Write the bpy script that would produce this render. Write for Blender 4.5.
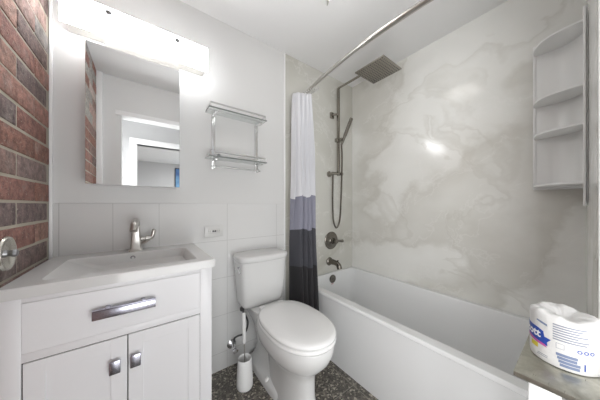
import bpy, bmesh, math, random
from mathutils import Vector, Matrix
random.seed(7)
S = bpy.context.scene
COL = S.collection
PI = math.pi
for o in list(bpy.data.objects): bpy.data.objects.remove(o)

# ---------------------------------------------------------------- camera, light, exposure
cd = bpy.data.cameras.new('camera'); cam = bpy.data.objects.new('camera', cd); COL.objects.link(cam)
cam.location = (0.362, -1.55, 1.175); cam.rotation_euler = (PI/2, 0, -0.6396)
cd.sensor_width = 36; cd.lens = 211.8*36/600; cd.shift_y = 4.85/600; cd.clip_start = 0.01
S.camera = cam
S.view_settings.view_transform = 'Standard'; S.view_settings.look = 'None'
S.view_settings.gamma = 1; S.view_settings.use_curve_mapping = False
S.view_settings.exposure = 0.74
w = bpy.data.worlds.new('world'); S.world = w; w.use_nodes = True
w.node_tree.nodes['Background'].inputs[0].default_value = (0.8, 0.85, 0.9, 1)
w.node_tree.nodes['Background'].inputs[1].default_value = 0.3

def area(name, loc, rot, sx, sy, power, color=(1, 1, 1)):
    l = bpy.data.lights.new(name, 'AREA'); l.shape = 'RECTANGLE'; l.size = sx; l.size_y = sy
    l.energy = power; l.color = color
    o = bpy.data.objects.new(name, l); COL.objects.link(o); o.location = loc; o.rotation_euler = rot
    return o
H = 2.486
area('hall_fill_low', (0.78, -2.50, 0.62), (PI/2+0.35, 0, 0), 1.3, 0.9, 12, (0.98, 0.99, 1))  # added fill low in the hall, below what the mirror sees
area('hall_fill_side', (-0.28, -2.25, 1.25), (PI/2, 0, -math.radians(44)), 0.8, 1.5, 20, (0.98, 0.99, 1))  # added side fill for the marble wall, kept out of the mirror
area('bedroom_fill', (2.4, -4.4, H-0.02), (0, 0, 0), 1.3, 1.6, 75)  # added, unseen fill that brightens the bedroom in the mirror

# ---------------------------------------------------------------- materials
def sr(r, g, b):
    f = lambda c: ((c/255+0.055)/1.055)**2.4 if c/255 > 0.04045 else c/255/12.92
    return (f(r), f(g), f(b), 1)
def mat(name, col=(0.8, 0.8, 0.8, 1), rough=0.5, metal=0.0, **kw):
    m = bpy.data.materials.new(name); m.use_nodes = True
    b = m.node_tree.nodes['Principled BSDF']
    b.inputs['Base Color'].default_value = col; b.inputs['Roughness'].default_value = rough
    b.inputs['Metallic'].default_value = metal
    for k, v in kw.items(): b.inputs[k.replace('_', ' ')].default_value = v
    return m
class NT:
    def __init__(s, m): s.t = m.node_tree; s.b = s.t.nodes['Principled BSDF']
    def n(s, typ, **kw):
        x = s.t.nodes.new(typ)
        for k, v in kw.items(): setattr(x, k, v)
        return x
    def l(s, a, b): s.t.links.new(a, b)
    def coords(s, scale=(1, 1, 1), loc=(0, 0, 0)):
        c = s.n('ShaderNodeTexCoord'); m = s.n('ShaderNodeMapping')
        m.inputs['Scale'].default_value = scale; m.inputs['Location'].default_value = loc
        s.l(c.outputs['Object'], m.inputs['Vector']); return m.outputs['Vector']
    def noise(s, vec, scale, detail=4, rough=0.5, dist=0.0):
        x = s.n('ShaderNodeTexNoise'); x.inputs['Scale'].default_value = scale
        x.inputs['Detail'].default_value = detail; x.inputs['Roughness'].default_value = rough
        x.inputs['Distortion'].default_value = dist
        s.l(vec, x.inputs['Vector']); return x
    def ramp(s, fac, stops, interp='LINEAR'):
        r = s.n('ShaderNodeValToRGB'); cr = r.color_ramp; cr.interpolation = interp
        while len(cr.elements) < len(stops): cr.elements.new(0.5)
        for e, (p, c) in zip(cr.elements, stops): e.position = p; e.color = c
        s.l(fac, r.inputs['Fac']); return r.outputs['Color']
    def mix(s, fac, a, b, blend='MIX'):
        x = s.n('ShaderNodeMix', data_type='RGBA', blend_type=blend)
        for v, i in ((fac, 0), (a, 6), (b, 7)):
            if hasattr(v, 'links'): s.l(v, x.inputs[i])
            else: x.inputs[i].default_value = v
        return x.outputs[2]
    def math(s, op, a, b=0.0, c=0.0):
        x = s.n('ShaderNodeMath', operation=op)
        for v, i in ((a, 0), (b, 1), (c, 2)):
            if hasattr(v, 'links'): s.l(v, x.inputs[i])
            else: x.inputs[i].default_value = v
        return x.outputs[0]
    def bump(s, h, strength=0.2, dist=0.002):
        x = s.n('ShaderNodeBump'); x.inputs['Strength'].default_value = strength
        x.inputs['Distance'].default_value = dist
        s.l(h, x.inputs['Height']); s.l(x.outputs[0], s.b.inputs['Normal'])
    def grid(s, vec, axis, period, off, width):
        """1 on joint lines of the given axis"""
        sep = s.n('ShaderNodeSeparateXYZ'); s.l(vec, sep.inputs[0])
        v = s.math('SUBTRACT', sep.outputs[axis], off)
        v = s.math('DIVIDE', v, period); v = s.math('FRACT', s.math('ADD', v, 100.0))
        v = s.math('ABSOLUTE', s.math('SUBTRACT', v, 0.5))
        return s.math('GREATER_THAN', v, 0.5-width/period/2)
def painted(name, col, rough=0.6, bump=0.05, scale=120):
    m = mat(name, col, rough); t = NT(m); v = t.coords()
    n = t.noise(v, scale, 3); t.bump(n.outputs[0], bump, 0.001)
    n2 = t.noise(v, 1.3, 2)
    t.l(t.mix(n2.outputs[0], col, tuple(c*0.97 for c in col[:3])+(1,)), t.b.inputs['Base Color'])
    return m
M = {}
M['wall'] = painted('wall_paint', sr(224, 224, 223), 0.55)
M['ceil'] = painted('ceiling_paint', sr(248, 248, 248), 0.7)
M['grey_wall'] = painted('grey_wall_paint', sr(196, 196, 197), 0.6)
M['trimw'] = painted('white_trim_paint', sr(246, 246, 246), 0.35, 0.02)
M['cab'] = painted('cabinet_lacquer', sr(238, 238, 240), 0.32, 0.02, 60)
M['ceramic'] = mat('glazed_ceramic', sr(220, 220, 219), 0.10)
M['tub'] = mat('tub_enamel', sr(234, 235, 235), 0.14)
M['plastic'] = mat('white_plastic', sr(246, 246, 245), 0.3)
M['seat'] = mat('seat_plastic', sr(242, 242, 241), 0.16)
M['chrome'] = mat('chrome', (0.82, 0.82, 0.84, 1), 0.08, 1)
M['nickel'] = mat('brushed_nickel', (0.58, 0.56, 0.53, 1), 0.28, 1)
M['dark_nickel'] = mat('dark_brushed_nickel', (0.21, 0.195, 0.172, 1), 0.27, 1)
M['shower'] = mat('shower_brushed_nickel', (0.36, 0.335, 0.30, 1), 0.26, 1)
M['black'] = mat('dark_gap', (0.02, 0.02, 0.02, 1), 0.6)
M['dark_rubber'] = mat('dark_rubber', (0.05, 0.05, 0.05, 1), 0.5)
M['mirror'] = mat('mirror_silver', (0.93, 0.94, 0.94, 1), 0.005, 1)
M['handle'] = mat('polished_handle', (0.50, 0.50, 0.58, 1), 0.24, 1)
M['shelfglass'] = mat('shelf_glass', (0.93, 0.96, 0.95, 1), 0.04, 0, IOR=1.3, Transmission_Weight=0.85)
M['rack'] = mat('satin_chrome', (0.80, 0.80, 0.80, 1), 0.22, 1)
M['edge_glass'] = mat('glass_edge', (0.20, 0.22, 0.21, 1), 0.15)
M['knobgrey'] = mat('satin_grey_metal', (0.30, 0.30, 0.31, 1), 0.3, 1)

def emis(name, col, strength):
    m = mat(name, col, 0.4)
    b = m.node_tree.nodes['Principled BSDF']
    b.inputs['Emission Color'].default_value = col; b.inputs['Emission Strength'].default_value = strength
    return m
M['lampglass'] = emis('frosted_lit_glass', (0.975, 0.985, 1, 1), 10)
M['lampend'] = emis('lit_bulb_zone_glass', (0.975, 0.985, 1, 1), 10)

def tile_mat():
    m = mat('glazed_wall_tile', sr(226, 226, 225), 0.10); t = NT(m); v = t.coords()
    gx = t.grid(v, 0, 0.4105, 0.443, 0.0026); gz = t.grid(v, 2, 0.265, 0.92, 0.0026)
    sep = t.n('ShaderNodeSeparateXYZ'); t.l(v, sep.inputs[0])
    # short tile in the course behind the tap
    j = t.math('LESS_THAN', t.math('ABSOLUTE', t.math('SUBTRACT', sep.outputs[0], 0.232)), 0.0013)
    j = t.math('MULTIPLY', j, t.math('GREATER_THAN', sep.outputs[2], 0.92))
    g = t.math('MAXIMUM', t.math('MAXIMUM', gx, gz), j)
    n = t.noise(v, 5, 2)
    base = t.mix(n.outputs[0], sr(229, 229, 228), sr(225, 225, 224))
    t.l(t.mix(g, base, sr(190, 190, 188)), t.b.inputs['Base Color'])
    t.l(t.math('MULTIPLY_ADD', g, 0.5, 0.10), t.b.inputs['Roughness'])
    h = t.math('SUBTRACT', t.math('MULTIPLY', n.outputs[0], 0.6), g); t.bump(h, 0.35, 0.002)
    return m
M['tile'] = tile_mat()
def marble_mat(base=sr(244, 244, 240), patch=sr(212, 210, 202)):
    m = mat('marble_panel', sr(215, 214, 210), 0.12); t = NT(m); v = t.coords((0.8, 0.8, 1.0), (3.1, 1.7, 0.4))
    warp = t.noise(v, 1.6, 5, 0.55)
    add = t.n('ShaderNodeVectorMath', operation='MULTIPLY_ADD')
    t.l(warp.outputs['Color'], add.inputs[0]); add.inputs[1].default_value = (0.6, 0.6, 0.6); t.l(v, add.inputs[2])
    wv = add.outputs[0]
    a = t.noise(wv, 1.15, 2, 0.45)
    patches = t.ramp(a.outputs[0], [(0.36, (0, 0, 0, 1)), (0.47, (0.25, 0.25, 0.25, 1)), (0.50, (0.8, 0.8, 0.8, 1)), (0.60, (0.35, 0.35, 0.35, 1)), (0.68, (0, 0, 0, 1))])
    c1 = t.mix(patches, base, patch)
    b = t.noise(wv, 2.3, 6, 0.6, 0.4)
    vein = t.ramp(b.outputs[0], [(0.485, (0, 0, 0, 1)), (0.50, (1, 1, 1, 1)), (0.515, (0, 0, 0, 1))])
    c2 = t.mix(t.math('MULTIPLY', vein, 0.3), c1, sr(246, 245, 242))
    c = t.noise(wv, 0.9, 4, 0.6, 0.8)
    vein2 = t.ramp(c.outputs[0], [(0.49, (0, 0, 0, 1)), (0.505, (1, 1, 1, 1)), (0.54, (0, 0, 0, 1))])
    c3 = t.mix(t.math('MULTIPLY', vein2, 0.3), c2, sr(200, 197, 187))
    t.l(c3, t.b.inputs['Base Color'])
    return m
M['marble'] = marble_mat()
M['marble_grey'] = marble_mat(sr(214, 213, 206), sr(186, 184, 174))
def terrazzo_mat():
    m = mat('terrazzo_floor_tile', sr(95, 90, 84), 0.35); t = NT(m); v = t.coords()
    vo = t.n('ShaderNodeTexVoronoi'); vo.inputs['Scale'].default_value = 95; t.l(v, vo.inputs['Vector'])
    sepc = t.n('ShaderNodeSeparateColor'); t.l(vo.outputs['Color'], sepc.inputs[0])
    c = t.ramp(sepc.outputs[0], [(0.0, sr(58, 54, 50)), (0.3, sr(84, 79, 73)), (0.52, sr(106, 100, 92)),
                                 (0.70, sr(130, 124, 114)), (0.86, sr(178, 171, 156)), (0.94, sr(205, 198, 182))], 'CONSTANT')
    n = t.noise(v, 260, 2); c = t.mix(0.3, c, t.ramp(n.outputs[0], [(0.35, sr(40, 38, 36)), (0.65, sr(150, 145, 136))]))
    gx = t.grid(v, 0, 0.305, 0.852, 0.004); gy = t.grid(v, 1, 0.305, -0.65, 0.004)
    g = t.math('MAXIMUM', gx, gy)
    t.l(t.mix(g, c, sr(150, 146, 138)), t.b.inputs['Base Color'])
    t.l(t.math('MULTIPLY_ADD', g, 0.4, 0.35), t.b.inputs['Roughness'])
    return m
M['terrazzo'] = terrazzo_mat()
def brick_mat():
    m = mat('old_brick', sr(140, 90, 78), 0.85); t = NT(m); v = t.coords()
    at = t.n('ShaderNodeVertexColor'); at.layer_name = 'tint'
    n = t.noise(v, 30, 6, 0.7); n2 = t.noise(v, 90, 4, 0.6); n3 = t.noise(v, 9, 4, 0.6)
    f = t.ramp(n.outputs[0], [(0.32, (0.42, 0.42, 0.42, 1)), (0.5, (0.95, 0.95, 0.95, 1)), (0.66, (1.5, 1.45, 1.4, 1))])
    c = t.mix(0.8, at.outputs[0], f, 'MULTIPLY')
    pale = t.ramp(n3.outputs[0], [(0.55, (0, 0, 0, 1)), (0.72, (1, 1, 1, 1))])
    c = t.mix(t.math('MULTIPLY', pale, 0.4), c, sr(182, 172, 164))
    spots = t.ramp(n2.outputs[0], [(0.60, (0, 0, 0, 1)), (0.67, (1, 1, 1, 1))])
    c = t.mix(t.math('MULTIPLY', spots, 0.45), c, sr(200, 190, 178))
    t.l(c, t.b.inputs['Base Color'])
    h = t.math('ADD', n.outputs[0], t.math('MULTIPLY', n2.outputs[0], 0.5)); t.bump(h, 1.0, 0.012)
    return m
M['brick'] = brick_mat()
M['mortar'] = painted('lime_mortar', sr(186, 178, 163), 0.9, 0.6, 90)
def wrap_mat():
    m = mat('wrinkled_wrapper', sr(222, 221, 219), 0.3); t = NT(m); v = t.coords()
    n = t.noise(v, 22, 4, 0.6, 0.8); t.bump(n.outputs[0], 0.5, 0.008); return m
M['wrap'] = wrap_mat()
def steel_mat():
    m = mat('scuffed_steel', (0.36, 0.355, 0.33, 1), 0.32, 0.9); t = NT(m)
    v = t.coords((1, 1, 1)); n = t.noise(v, 14, 5, 0.65, 0.5); s2 = t.noise(t.coords((4, 90, 4)), 6, 3)
    c = t.ramp(n.outputs[0], [(0.3, (0.32, 0.31, 0.26, 1)), (0.55, (0.48, 0.47, 0.41, 1)), (0.75, (0.64, 0.63, 0.59, 1))])
    t.l(c, t.b.inputs['Base Color'])
    t.l(t.math('MULTIPLY_ADD', s2.outputs[0], 0.25, 0.2), t.b.inputs['Roughness'])
    return m
M['steel'] = steel_mat()
def curtain_mat():
    m = mat('curtain_cloth', (0.8, 0.8, 0.8, 1), 0.75, 0, Sheen_Weight=0.2); t = NT(m)
    uv = t.n('ShaderNodeUVMap'); uv.uv_map = 'cloth'
    sep = t.n('ShaderNodeSeparateXYZ'); t.l(uv.outputs[0], sep.inputs[0])
    tri = t.math('PINGPONG', sep.outputs[0], 0.45)
    h = t.math('SUBTRACT', sep.outputs[1], t.math('MULTIPLY', tri, 0.10))
    c = t.ramp(t.math('DIVIDE', h, 2.2), [(0.0, sr(34, 33, 36)), (0.300, sr(66, 67, 74)), (0.430, sr(142, 143, 158)), (0.552, sr(226, 227, 231))], 'CONSTANT')
    t.l(c, t.b.inputs['Base Color']); 
    wv = t.noise(uv.outputs[0], 400, 2); t.bump(wv.outputs[0], 0.08, 0.001)
    return m
M['curtain'] = curtain_mat()
M['inkblue'] = mat('ink_blue', sr(38, 74, 165), 0.4)
M['inkpale'] = mat('ink_pale_blue', sr(120, 133, 162), 0.4)
M['inkgrey'] = mat('ink_grey', sr(140, 144, 156), 0.4)
M['inkpink'] = mat('ink_magenta', sr(190, 90, 160), 0.4)
M['inkyellow'] = mat('ink_yellow', sr(214, 196, 60), 0.4)
M['inkwhite'] = mat('ink_white', sr(248, 248, 248), 0.4)
M['inkred'] = mat('ink_faded_red', sr(190, 120, 110), 0.4)

# ---------------------------------------------------------------- mesh helpers
def box(bm, x0, x1, y0, y1, z0, z1, bev=0.0, seg=2):
    vs = [bm.verts.new(p) for p in ((x0,y0,z0),(x1,y0,z0),(x1,y1,z0),(x0,y1,z0),(x0,y0,z1),(x1,y0,z1),(x1,y1,z1),(x0,y1,z1))]
    fs = [bm.faces.new([vs[i] for i in f]) for f in ((0,3,2,1),(4,5,6,7),(0,1,5,4),(1,2,6,5),(2,3,7,6),(3,0,4,7))]
    if bev:
        es = list({e for f in fs for e in f.edges})
        bmesh.ops.bevel(bm, geom=es, offset=bev, segments=seg, affect='EDGES', profile=0.5)
    return vs
def loft(bm, rings, cap0=True, cap1=True):
    R = [[bm.verts.new(p) for p in r] for r in rings]
    n = len(R[0])
    for a, b in zip(R, R[1:]):
        for i in range(n): bm.faces.new((a[i], a[(i+1) % n], b[(i+1) % n], b[i]))
    if cap0: bm.faces.new(R[0][::-1])
    if cap1: bm.faces.new(R[-1])
    return R
def circ(c, r, axis='z', n=24, r2=None):
    out = []
    for i in range(n):
        a = 2*PI*i/n; u = r*math.cos(a); v = (r2 or r)*math.sin(a)
        p = {'z': (u, v, 0), 'y': (u, 0, v), 'x': (0, u, v)}[axis]
        out.append((c[0]+p[0], c[1]+p[1], c[2]+p[2]))
    return out
def lathe(bm, base, prof, axis='z', n=28, sign=1):
    """prof: list of (radius, offset along axis)"""
    d = {'x': (1,0,0), 'y': (0,1,0), 'z': (0,0,1)}[axis]
    loft(bm, [circ([base[k]+sign*d[k]*h for k in range(3)], max(r, 1e-4), axis, n) for r, h in prof])
def tube(bm, pts, r, n=12, flat=None):
    pts = [Vector(p) for p in pts]; rings = []; up = None
    rs = r if isinstance(r, (list, tuple)) else [r]*len(pts)
    for i, p in enumerate(pts):
        d = (pts[min(i+1, len(pts)-1)]-pts[max(i-1, 0)]).normalized()
        if up is None:
            up = Vector((0, 0, 1)) if abs(d.z) < 0.9 else Vector((1, 0, 0))
        s = d.cross(up).normalized(); up = s.cross(d).normalized()
        ring = []
        for k in range(n):
            a = 2*PI*k/n; ca, sa = math.cos(a), math.sin(a)
            ring.append(p+s*ca*rs[i]+up*sa*rs[i]*(flat or 1))
        rings.append(ring)
    loft(bm, rings)
def smoothpath(pts, n=8):
    P = [Vector(p) for p in pts]; P = [P[0]*2-P[1]]+P+[P[-1]*2-P[-2]]; out = []
    for i in range(1, len(P)-2):
        for k in range(n):
            t = k/n; a, b, c, d = P[i-1:i+3]
            out.append(0.5*((2*b)+(c-a)*t+(2*a-5*b+4*c-d)*t*t+(3*b-a-3*c+d)*t**3))
    out.append(P[-2]); return out
def sup(cx, cy, hx, hy, z, e=4.0, n=40):
    out = []
    for i in range(n):
        a = 2*PI*i/n; c, s = math.cos(a), math.sin(a)
        out.append((cx+hx*math.copysign(abs(c)**(2/e), c), cy+hy*math.copysign(abs(s)**(2/e), s), z))
    return out
def new(): return bmesh.new()
def obj(name, bm, m, parent=None, smooth=True, angle=35, kind=None):
    bmesh.ops.recalc_face_normals(bm, faces=bm.faces[:])
    me = bpy.data.meshes.new(name); bm.to_mesh(me); bm.free()
    if m is not None:
        for x in (m if isinstance(m, (list, tuple)) else [m]): me.materials.append(x)
    if smooth:
        me.shade_smooth()
        me.set_sharp_from_angle(angle=math.radians(angle))
    o = bpy.data.objects.new(name, me); COL.objects.link(o)
    if parent is not None:
        o.parent = parent; o.matrix_parent_inverse = Matrix.Translation(parent.location).inverted() if parent.parent is None else parent_inv(parent)
    if kind: o['kind'] = kind
    return o
def parent_inv(p):
    L = Vector((0, 0, 0)); q = p
    while q is not None: 
        if q.parent is None: L += q.location
        q = q.parent
    return Matrix.Identity(4) if p.type == 'MESH' else Matrix.Translation(L).inverted()
def thing(name, label, cat, loc, group=None):
    o = bpy.data.objects.new(name, None); COL.objects.link(o); o.location = loc; o.empty_display_size = 0.05
    o['label'] = label; o['category'] = cat
    if group: o['group'] = group
    return o
def tag(o, label, cat, group=None):
    o['label'] = label; o['category'] = cat
    if group: o['group'] = group
    return o
def part(parent, name, m, fn, **kw):
    """children of an Empty at L: meshes are written in world coordinates, then shifted to the Empty"""
    bm = new(); fn(bm)
    q = parent; off = Vector((0, 0, 0))
    while q is not None: off += q.location; q = q.parent
    bmesh.ops.translate(bm, verts=bm.verts[:], vec=-off)
    o = obj(name, bm, m, None, **kw); o.parent = parent
    return o
def struct(name, bm, m, **kw):
    return obj(name, bm, m, kind='structure', **kw)

# ---------------------------------------------------------------- room shell
W = 2.244; YE = -1.575; T = 0.12
bm = new(); box(bm, -T, W+T, YE-T, T, -0.1, 0); struct('floor', bm, M['terrazzo'], smooth=False)
bm = new(); box(bm, -T, W+T, YE-T, T, H, H+0.1); struct('ceiling', bm, M['ceil'], smooth=False)
bm = new(); box(bm, 0, 1.345, 0, T, 0, H); struct('wall_back', bm, M['wall'], smooth=False)
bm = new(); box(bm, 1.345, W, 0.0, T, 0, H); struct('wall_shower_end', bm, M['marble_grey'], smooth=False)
bm = new(); box(bm, W, W+T, YE-T, T, 0, H); struct('wall_right', bm, M['marble'], smooth=False)
bm = new(); box(bm, 0.012, 1.338, -0.008, -0.0001, 0.0, 1.183, 0.003); struct('wall_back_tiled', bm, M['tile'])
bm = new(); box(bm, 1.338, 1.352, -0.011, -0.0001, 0, H, 0.003); struct('trim_1', bm, M['trimw'])
bm = new(); box(bm, 0.0, 0.012, -0.012, -0.0001, 0, H, 0.003); struct('trim_2', bm, M['trimw'])
bm = new(); loft(bm, [[(1.45, YE-T, z), (W, YE-T, z), (W, -1.556, z), (1.45, -1.573, z)] for z in (0, H)]); struct('wall_tub_end', bm, M['marble'], smooth=False)
bm = new(); box(bm, 1.395, 1.45, YE-T-0.008, YE+0.001, 0, 2.1, 0.003); struct('trim_3', bm, M['trimw'])
bm = new(); box(bm, 0.0, 0.187, YE-T, YE, 0, 2.10); box(bm, 0.0, 1.45, YE-T, YE, 2.10, H); struct('wall_front', bm, M['wall'], smooth=False)
bm = new(); box(bm, 0.14, 1.40, YE, YE+0.018, 2.10, 2.125, 0.004); box(bm, 0.14, 1.40, YE, YE+0.010, 2.125, 2.15, 0.003); struct('trim_4', bm, M['trimw'])
bm = new(); box(bm, 0.0, 0.045, YE, YE+0.03, 0, H, 0.002); struct('trim_5', bm, M['trimw'])
# hallway and the bedroom beyond it, seen in the mirror
y1 = YE-T; HY = -2.55
bm = new(); box(bm, -1.3, 3.3, HY, y1, -0.1, 0); box(bm, -1.3, 3.3, -6.6, HY-0.1, -0.1, 0); box(bm, -1.3, 3.3, HY-0.1, HY, -0.1, 0)
struct('floor_hall', bm, painted('hall_floor', sr(170, 168, 165), 0.4), smooth=False)
bm = new(); box(bm, -1.3, 3.3, -6.6, y1, H, H+0.1); struct('ceiling_hall', bm, M['ceil'], smooth=False)
bm = new(); box(bm, -1.3, 0.26, HY-0.1, HY, 0, H); box(bm, 1.15, 3.3, HY-0.1, HY, 0, H); box(bm, 0.26, 1.15, HY-0.1, HY, 2.05, H)
struct('wall_hall', bm, M['grey_wall'], smooth=False)
bm = new()
box(bm, 0.215, 0.30, HY-0.11, HY+0.015, 0, 2.05, 0.004); box(bm, 1.11, 1.20, HY-0.11, HY+0.015, 0, 2.05, 0.004); box(bm, 0.215, 1.20, HY-0.11, HY+0.015, 2.05, 2.13, 0.004)
struct('trim_6', bm, M['trimw'])
bm = new(); box(bm, -1.4, -1.3, -6.6, y1, 0, H); struct('wall_hall_left', bm, M['grey_wall'], smooth=False)
bm = new(); box(bm, 3.3, 3.4, -6.6, y1, 0, H); struct('wall_hall_right', bm, M['wall'], smooth=False)
bm = new(); box(bm, -1.4, 3.4, -6.7, -6.6, 0, H); struct('wall_bedroom', bm, M['grey_wall'], smooth=False)
bm = new(); box(bm, -1.3, -T, y1-0.0, y1+0.1, 0, H); box(bm, W+T, 3.3, y1, y1+0.1, 0, H); struct('wall_hall_near', bm, M['wall'], smooth=False)

# brick wall: one mesh, every brick a block with its own tint
def brick_wall():
    bm = new(); lay = bm.loops.layers.float_color.new('tint')
    pal = [sr(146, 104, 92), sr(134, 92, 82), sr(150, 112, 98), sr(112, 94, 92), sr(120, 100, 96), sr(140, 96, 82), sr(134, 106, 98), sr(106, 92, 92)]
    grey = [sr(158, 154, 149), sr(166, 148, 141), sr(176, 160, 153), sr(148, 142, 138), sr(168, 138, 128)]  # paler tints for upper courses, lamp glare painted into the brick colour
    ph, pl, mt = 0.088, 0.300, 0.010
    z = 1.363-ph*16; r = 0
    while z < H:
        off = -0.030 if r % 2 == 1 else -0.170
        k = 0; y = off+pl
        while y > YE:
            a = min(y, -0.0125); b = max(y-pl, YE)
            if a-b > 0.02:
                z0 = max(z+mt/2, 0); z1 = min(z+ph-mt/2, H)
                if z1-z0 > 0.01:
                    n0 = len(bm.faces); d = random.uniform(-0.001, 0.002)
                    jit = [random.uniform(-0.002, 0.002) for _ in range(4)]
                    f0 = set(bm.faces)
                    box(bm, -0.02, 0.0+d, b+(mt/2 if b > YE else 0)+jit[0], a-(mt/2 if a < -0.0125 else 0)+jit[1], z0+jit[2]*.7, min(z1+jit[3]*.7, H), 0.0035, 2)
                    c = random.choice(grey if (z > 1.88 and random.random() < .7) else (pal[3:5]+pal[7:] if random.random() < .22 else pal[:3]+pal[5:7]))
                    v = random.uniform(1.25, 1.6); g_ = (c[0]+c[1]+c[2])/3; c = [x*0.82+g_*0.18 for x in c[:3]]
                    col = (c[0]*v, c[1]*v, c[2]*v, 1)
                    for f in bm.faces:
                        if f not in f0:
                            for l in f.loops: l[lay] = col
            y -= pl
        z += ph; r += 1
    n0 = set(bm.faces)
    box(bm, -T, -0.0025, YE, 0, 0, H)
    for f in bm.faces:
        if f not in n0: f.material_index = 1
    return struct('wall_left', bm, [M['brick'], M['mortar']], angle=50)
brick_wall()

# ---------------------------------------------------------------- bathtub
def rrect(x0, x1, y0, y1, z, r, n=6):
    out = []
    for cx, cy, a0 in ((x1-r, y1-r, 0), (x0+r, y1-r, 90), (x0+r, y0+r, 180), (x1-r, y0+r, 270)):
        for i in range(n+1):
            a = math.radians(a0+90*i/n); out.append((cx+r*math.cos(a), cy+r*math.sin(a), z))
    return out
TX = 1.491; TZ = 0.490
tub = thing('bathtub', 'white alcove bathtub with flat apron beside the toilet', 'bathtub', (1.87, -0.78, 0))
def f(bm):
    X1 = W-0.002; Y0 = -1.555; Y1 = -0.002
    rings = [rrect(TX+0.012, X1, Y0, Y1, 0, 0.004), rrect(TX+0.012, X1, Y0, Y1, TZ-0.03, 0.004), rrect(TX+0.0, X1, Y0, Y1, TZ-0.022, 0.006), rrect(TX, X1, Y0, Y1, TZ-0.008, 0.006),
             rrect(TX+0.006, X1-0.003, Y0+0.003, Y1-0.003, TZ, 0.008)]
    rings += [rrect(TX+0.062, X1-0.045, Y0+0.07, Y1-0.028, TZ, 0.05), rrect(TX+0.072, X1-0.053, Y0+0.08, Y1-0.035, TZ-0.010, 0.05),
              rrect(TX+0.085, X1-0.065, Y0+0.13, Y1-0.045, TZ-0.12, 0.06), rrect(TX+0.11, X1-0.085, Y0+0.25, Y1-0.065, 0.16, 0.08),
              rrect(TX+0.15, X1-0.125, Y0+0.31, Y1-0.105, 0.115, 0.10), rrect(TX+0.20, X1-0.17, Y0+0.38, Y1-0.16, 0.105, 0.10)]
    loft(bm, rings)
part(tub, 'basin', M['tub'], f, angle=40)
def f(bm):  # round overflow cover on the end wall of the tub
    lathe(bm, (1.885, -0.046, 0.437), [(0.038, -0.004), (0.041, 0.004), (0.038, 0.010), (0.030, 0.013), (0.028, 0.010), (0.008, 0.010), (0.006, 0.014), (0, 0.014)], 'y', sign=-1)
ov = part(tub, 'overflow_cover', M['dark_nickel'], f); ov['label'] = 'dark nickel overflow cover'
def f(bm): lathe(bm, (1.87, -0.28, 0.106), [(0.035, 0), (0.036, 0.003), (0.028, 0.006), (0, 0.007)])
part(tub, 'drain', M['dark_nickel'], f)
def f(bm):
    for i, wd in enumerate((0.006, 0.004, 0.005, 0.004)): box(bm, 1.868+i*0.008, 1.868+i*0.008+wd, -0.0495, -0.047, 0.385, 0.391)
part(tub, 'maker_mark', M['inkred'], f)

# ---------------------------------------------------------------- vanity
VX = 0.634; VY = -0.522; VZ = 0.9223
cab = thing('vanity_cabinet', 'white vanity cabinet with one drawer and two doors against the brick wall', 'cabinet', (0.31, -0.26, 0))
FY = -0.508
def f(bm):
    box(bm, 0.018, 0.034, FY+0.02, -0.012, 0.09, 0.886, 0.001); box(bm, 0.606, 0.622, FY+0.02, -0.012, 0.09, 0.886, 0.001)
    box(bm, 0.034, 0.606, FY+0.02, -0.012, 0.09, 0.106, 0.001); box(bm, 0.034, 0.606, -0.020, -0.012, 0.106, 0.886, 0.001); box(bm, 0.034, 0.606, FY+0.021, FY+0.03, 0.106, 0.84)
    box(bm, 0.018, 0.060, FY, FY+0.03, 0, 0.886, 0.0015); box(bm, 0.572, 0.622, FY, FY+0.03, 0, 0.886, 0.0015)
    box(bm, 0.055, 0.575, FY+0.001, FY+0.03, 0.681, 0.709, 0.001); box(bm, 0.055, 0.575, FY+0.001, FY+0.03, 0.868, 0.886, 0.001)
    box(bm, 0.055, 0.575, FY+0.001, FY+0.03, 0.09, 0.13, 0.001)
    box(bm, 0.592, 0.622, -0.05, -0.012, 0, 0.1, 0.001); box(bm, 0.018, 0.05, -0.05, -0.012, 0, 0.1, 0.001)
part(cab, 'body', M['cab'], f)
def f(bm): box(bm, 0.0125, 0.0185, -0.50, -0.012, 0.0, 0.886)
part(cab, 'side_filler', M['cab'], f)
def f(bm): box(bm, 0.0606, 0.5714, FY+0.0002, FY+0.02, 0.7096, 0.8672, 0.0006, 1)
dr = part(cab, 'drawer', M['cab'], f)
def f(bm):
    box(bm, 0.2215, 0.4045, -0.5405, -0.5335, 0.773, 0.803, 0.0025); 
    for x in (0.262, 0.364): box(bm, x-0.007, x+0.007, -0.535, FY+0.001, 0.785, 0.808, 0.002)
    box(bm, 0.2215, 0.4045, -0.538, -0.522, 0.803, 0.806, 0.001)
def sub(parent, name, m, fn, **kw): return part(parent, name, m, fn, **kw)
h = sub(dr, 'handle', M['handle'], f); h['label'] = 'long polished chrome bar handle'
def shaker(x0, x1, z0, z1):
    def f(bm):
        s = 0.047; yf = FY-0.001
        for a in ((x0, x0+s, z0, z1), (x1-s, x1, z0, z1), (x0+s, x1-s, z1-s, z1), (x0+s, x1-s, z0, z0+s)):
            box(bm, a[0], a[1], yf, yf+0.02, a[2], a[3], 0.0008, 1)
        box(bm, x0+s-0.002, x1-s+0.002, yf+0.004, yf+0.02, z0+s-0.002, z1-s+0.002)
    return f
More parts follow.
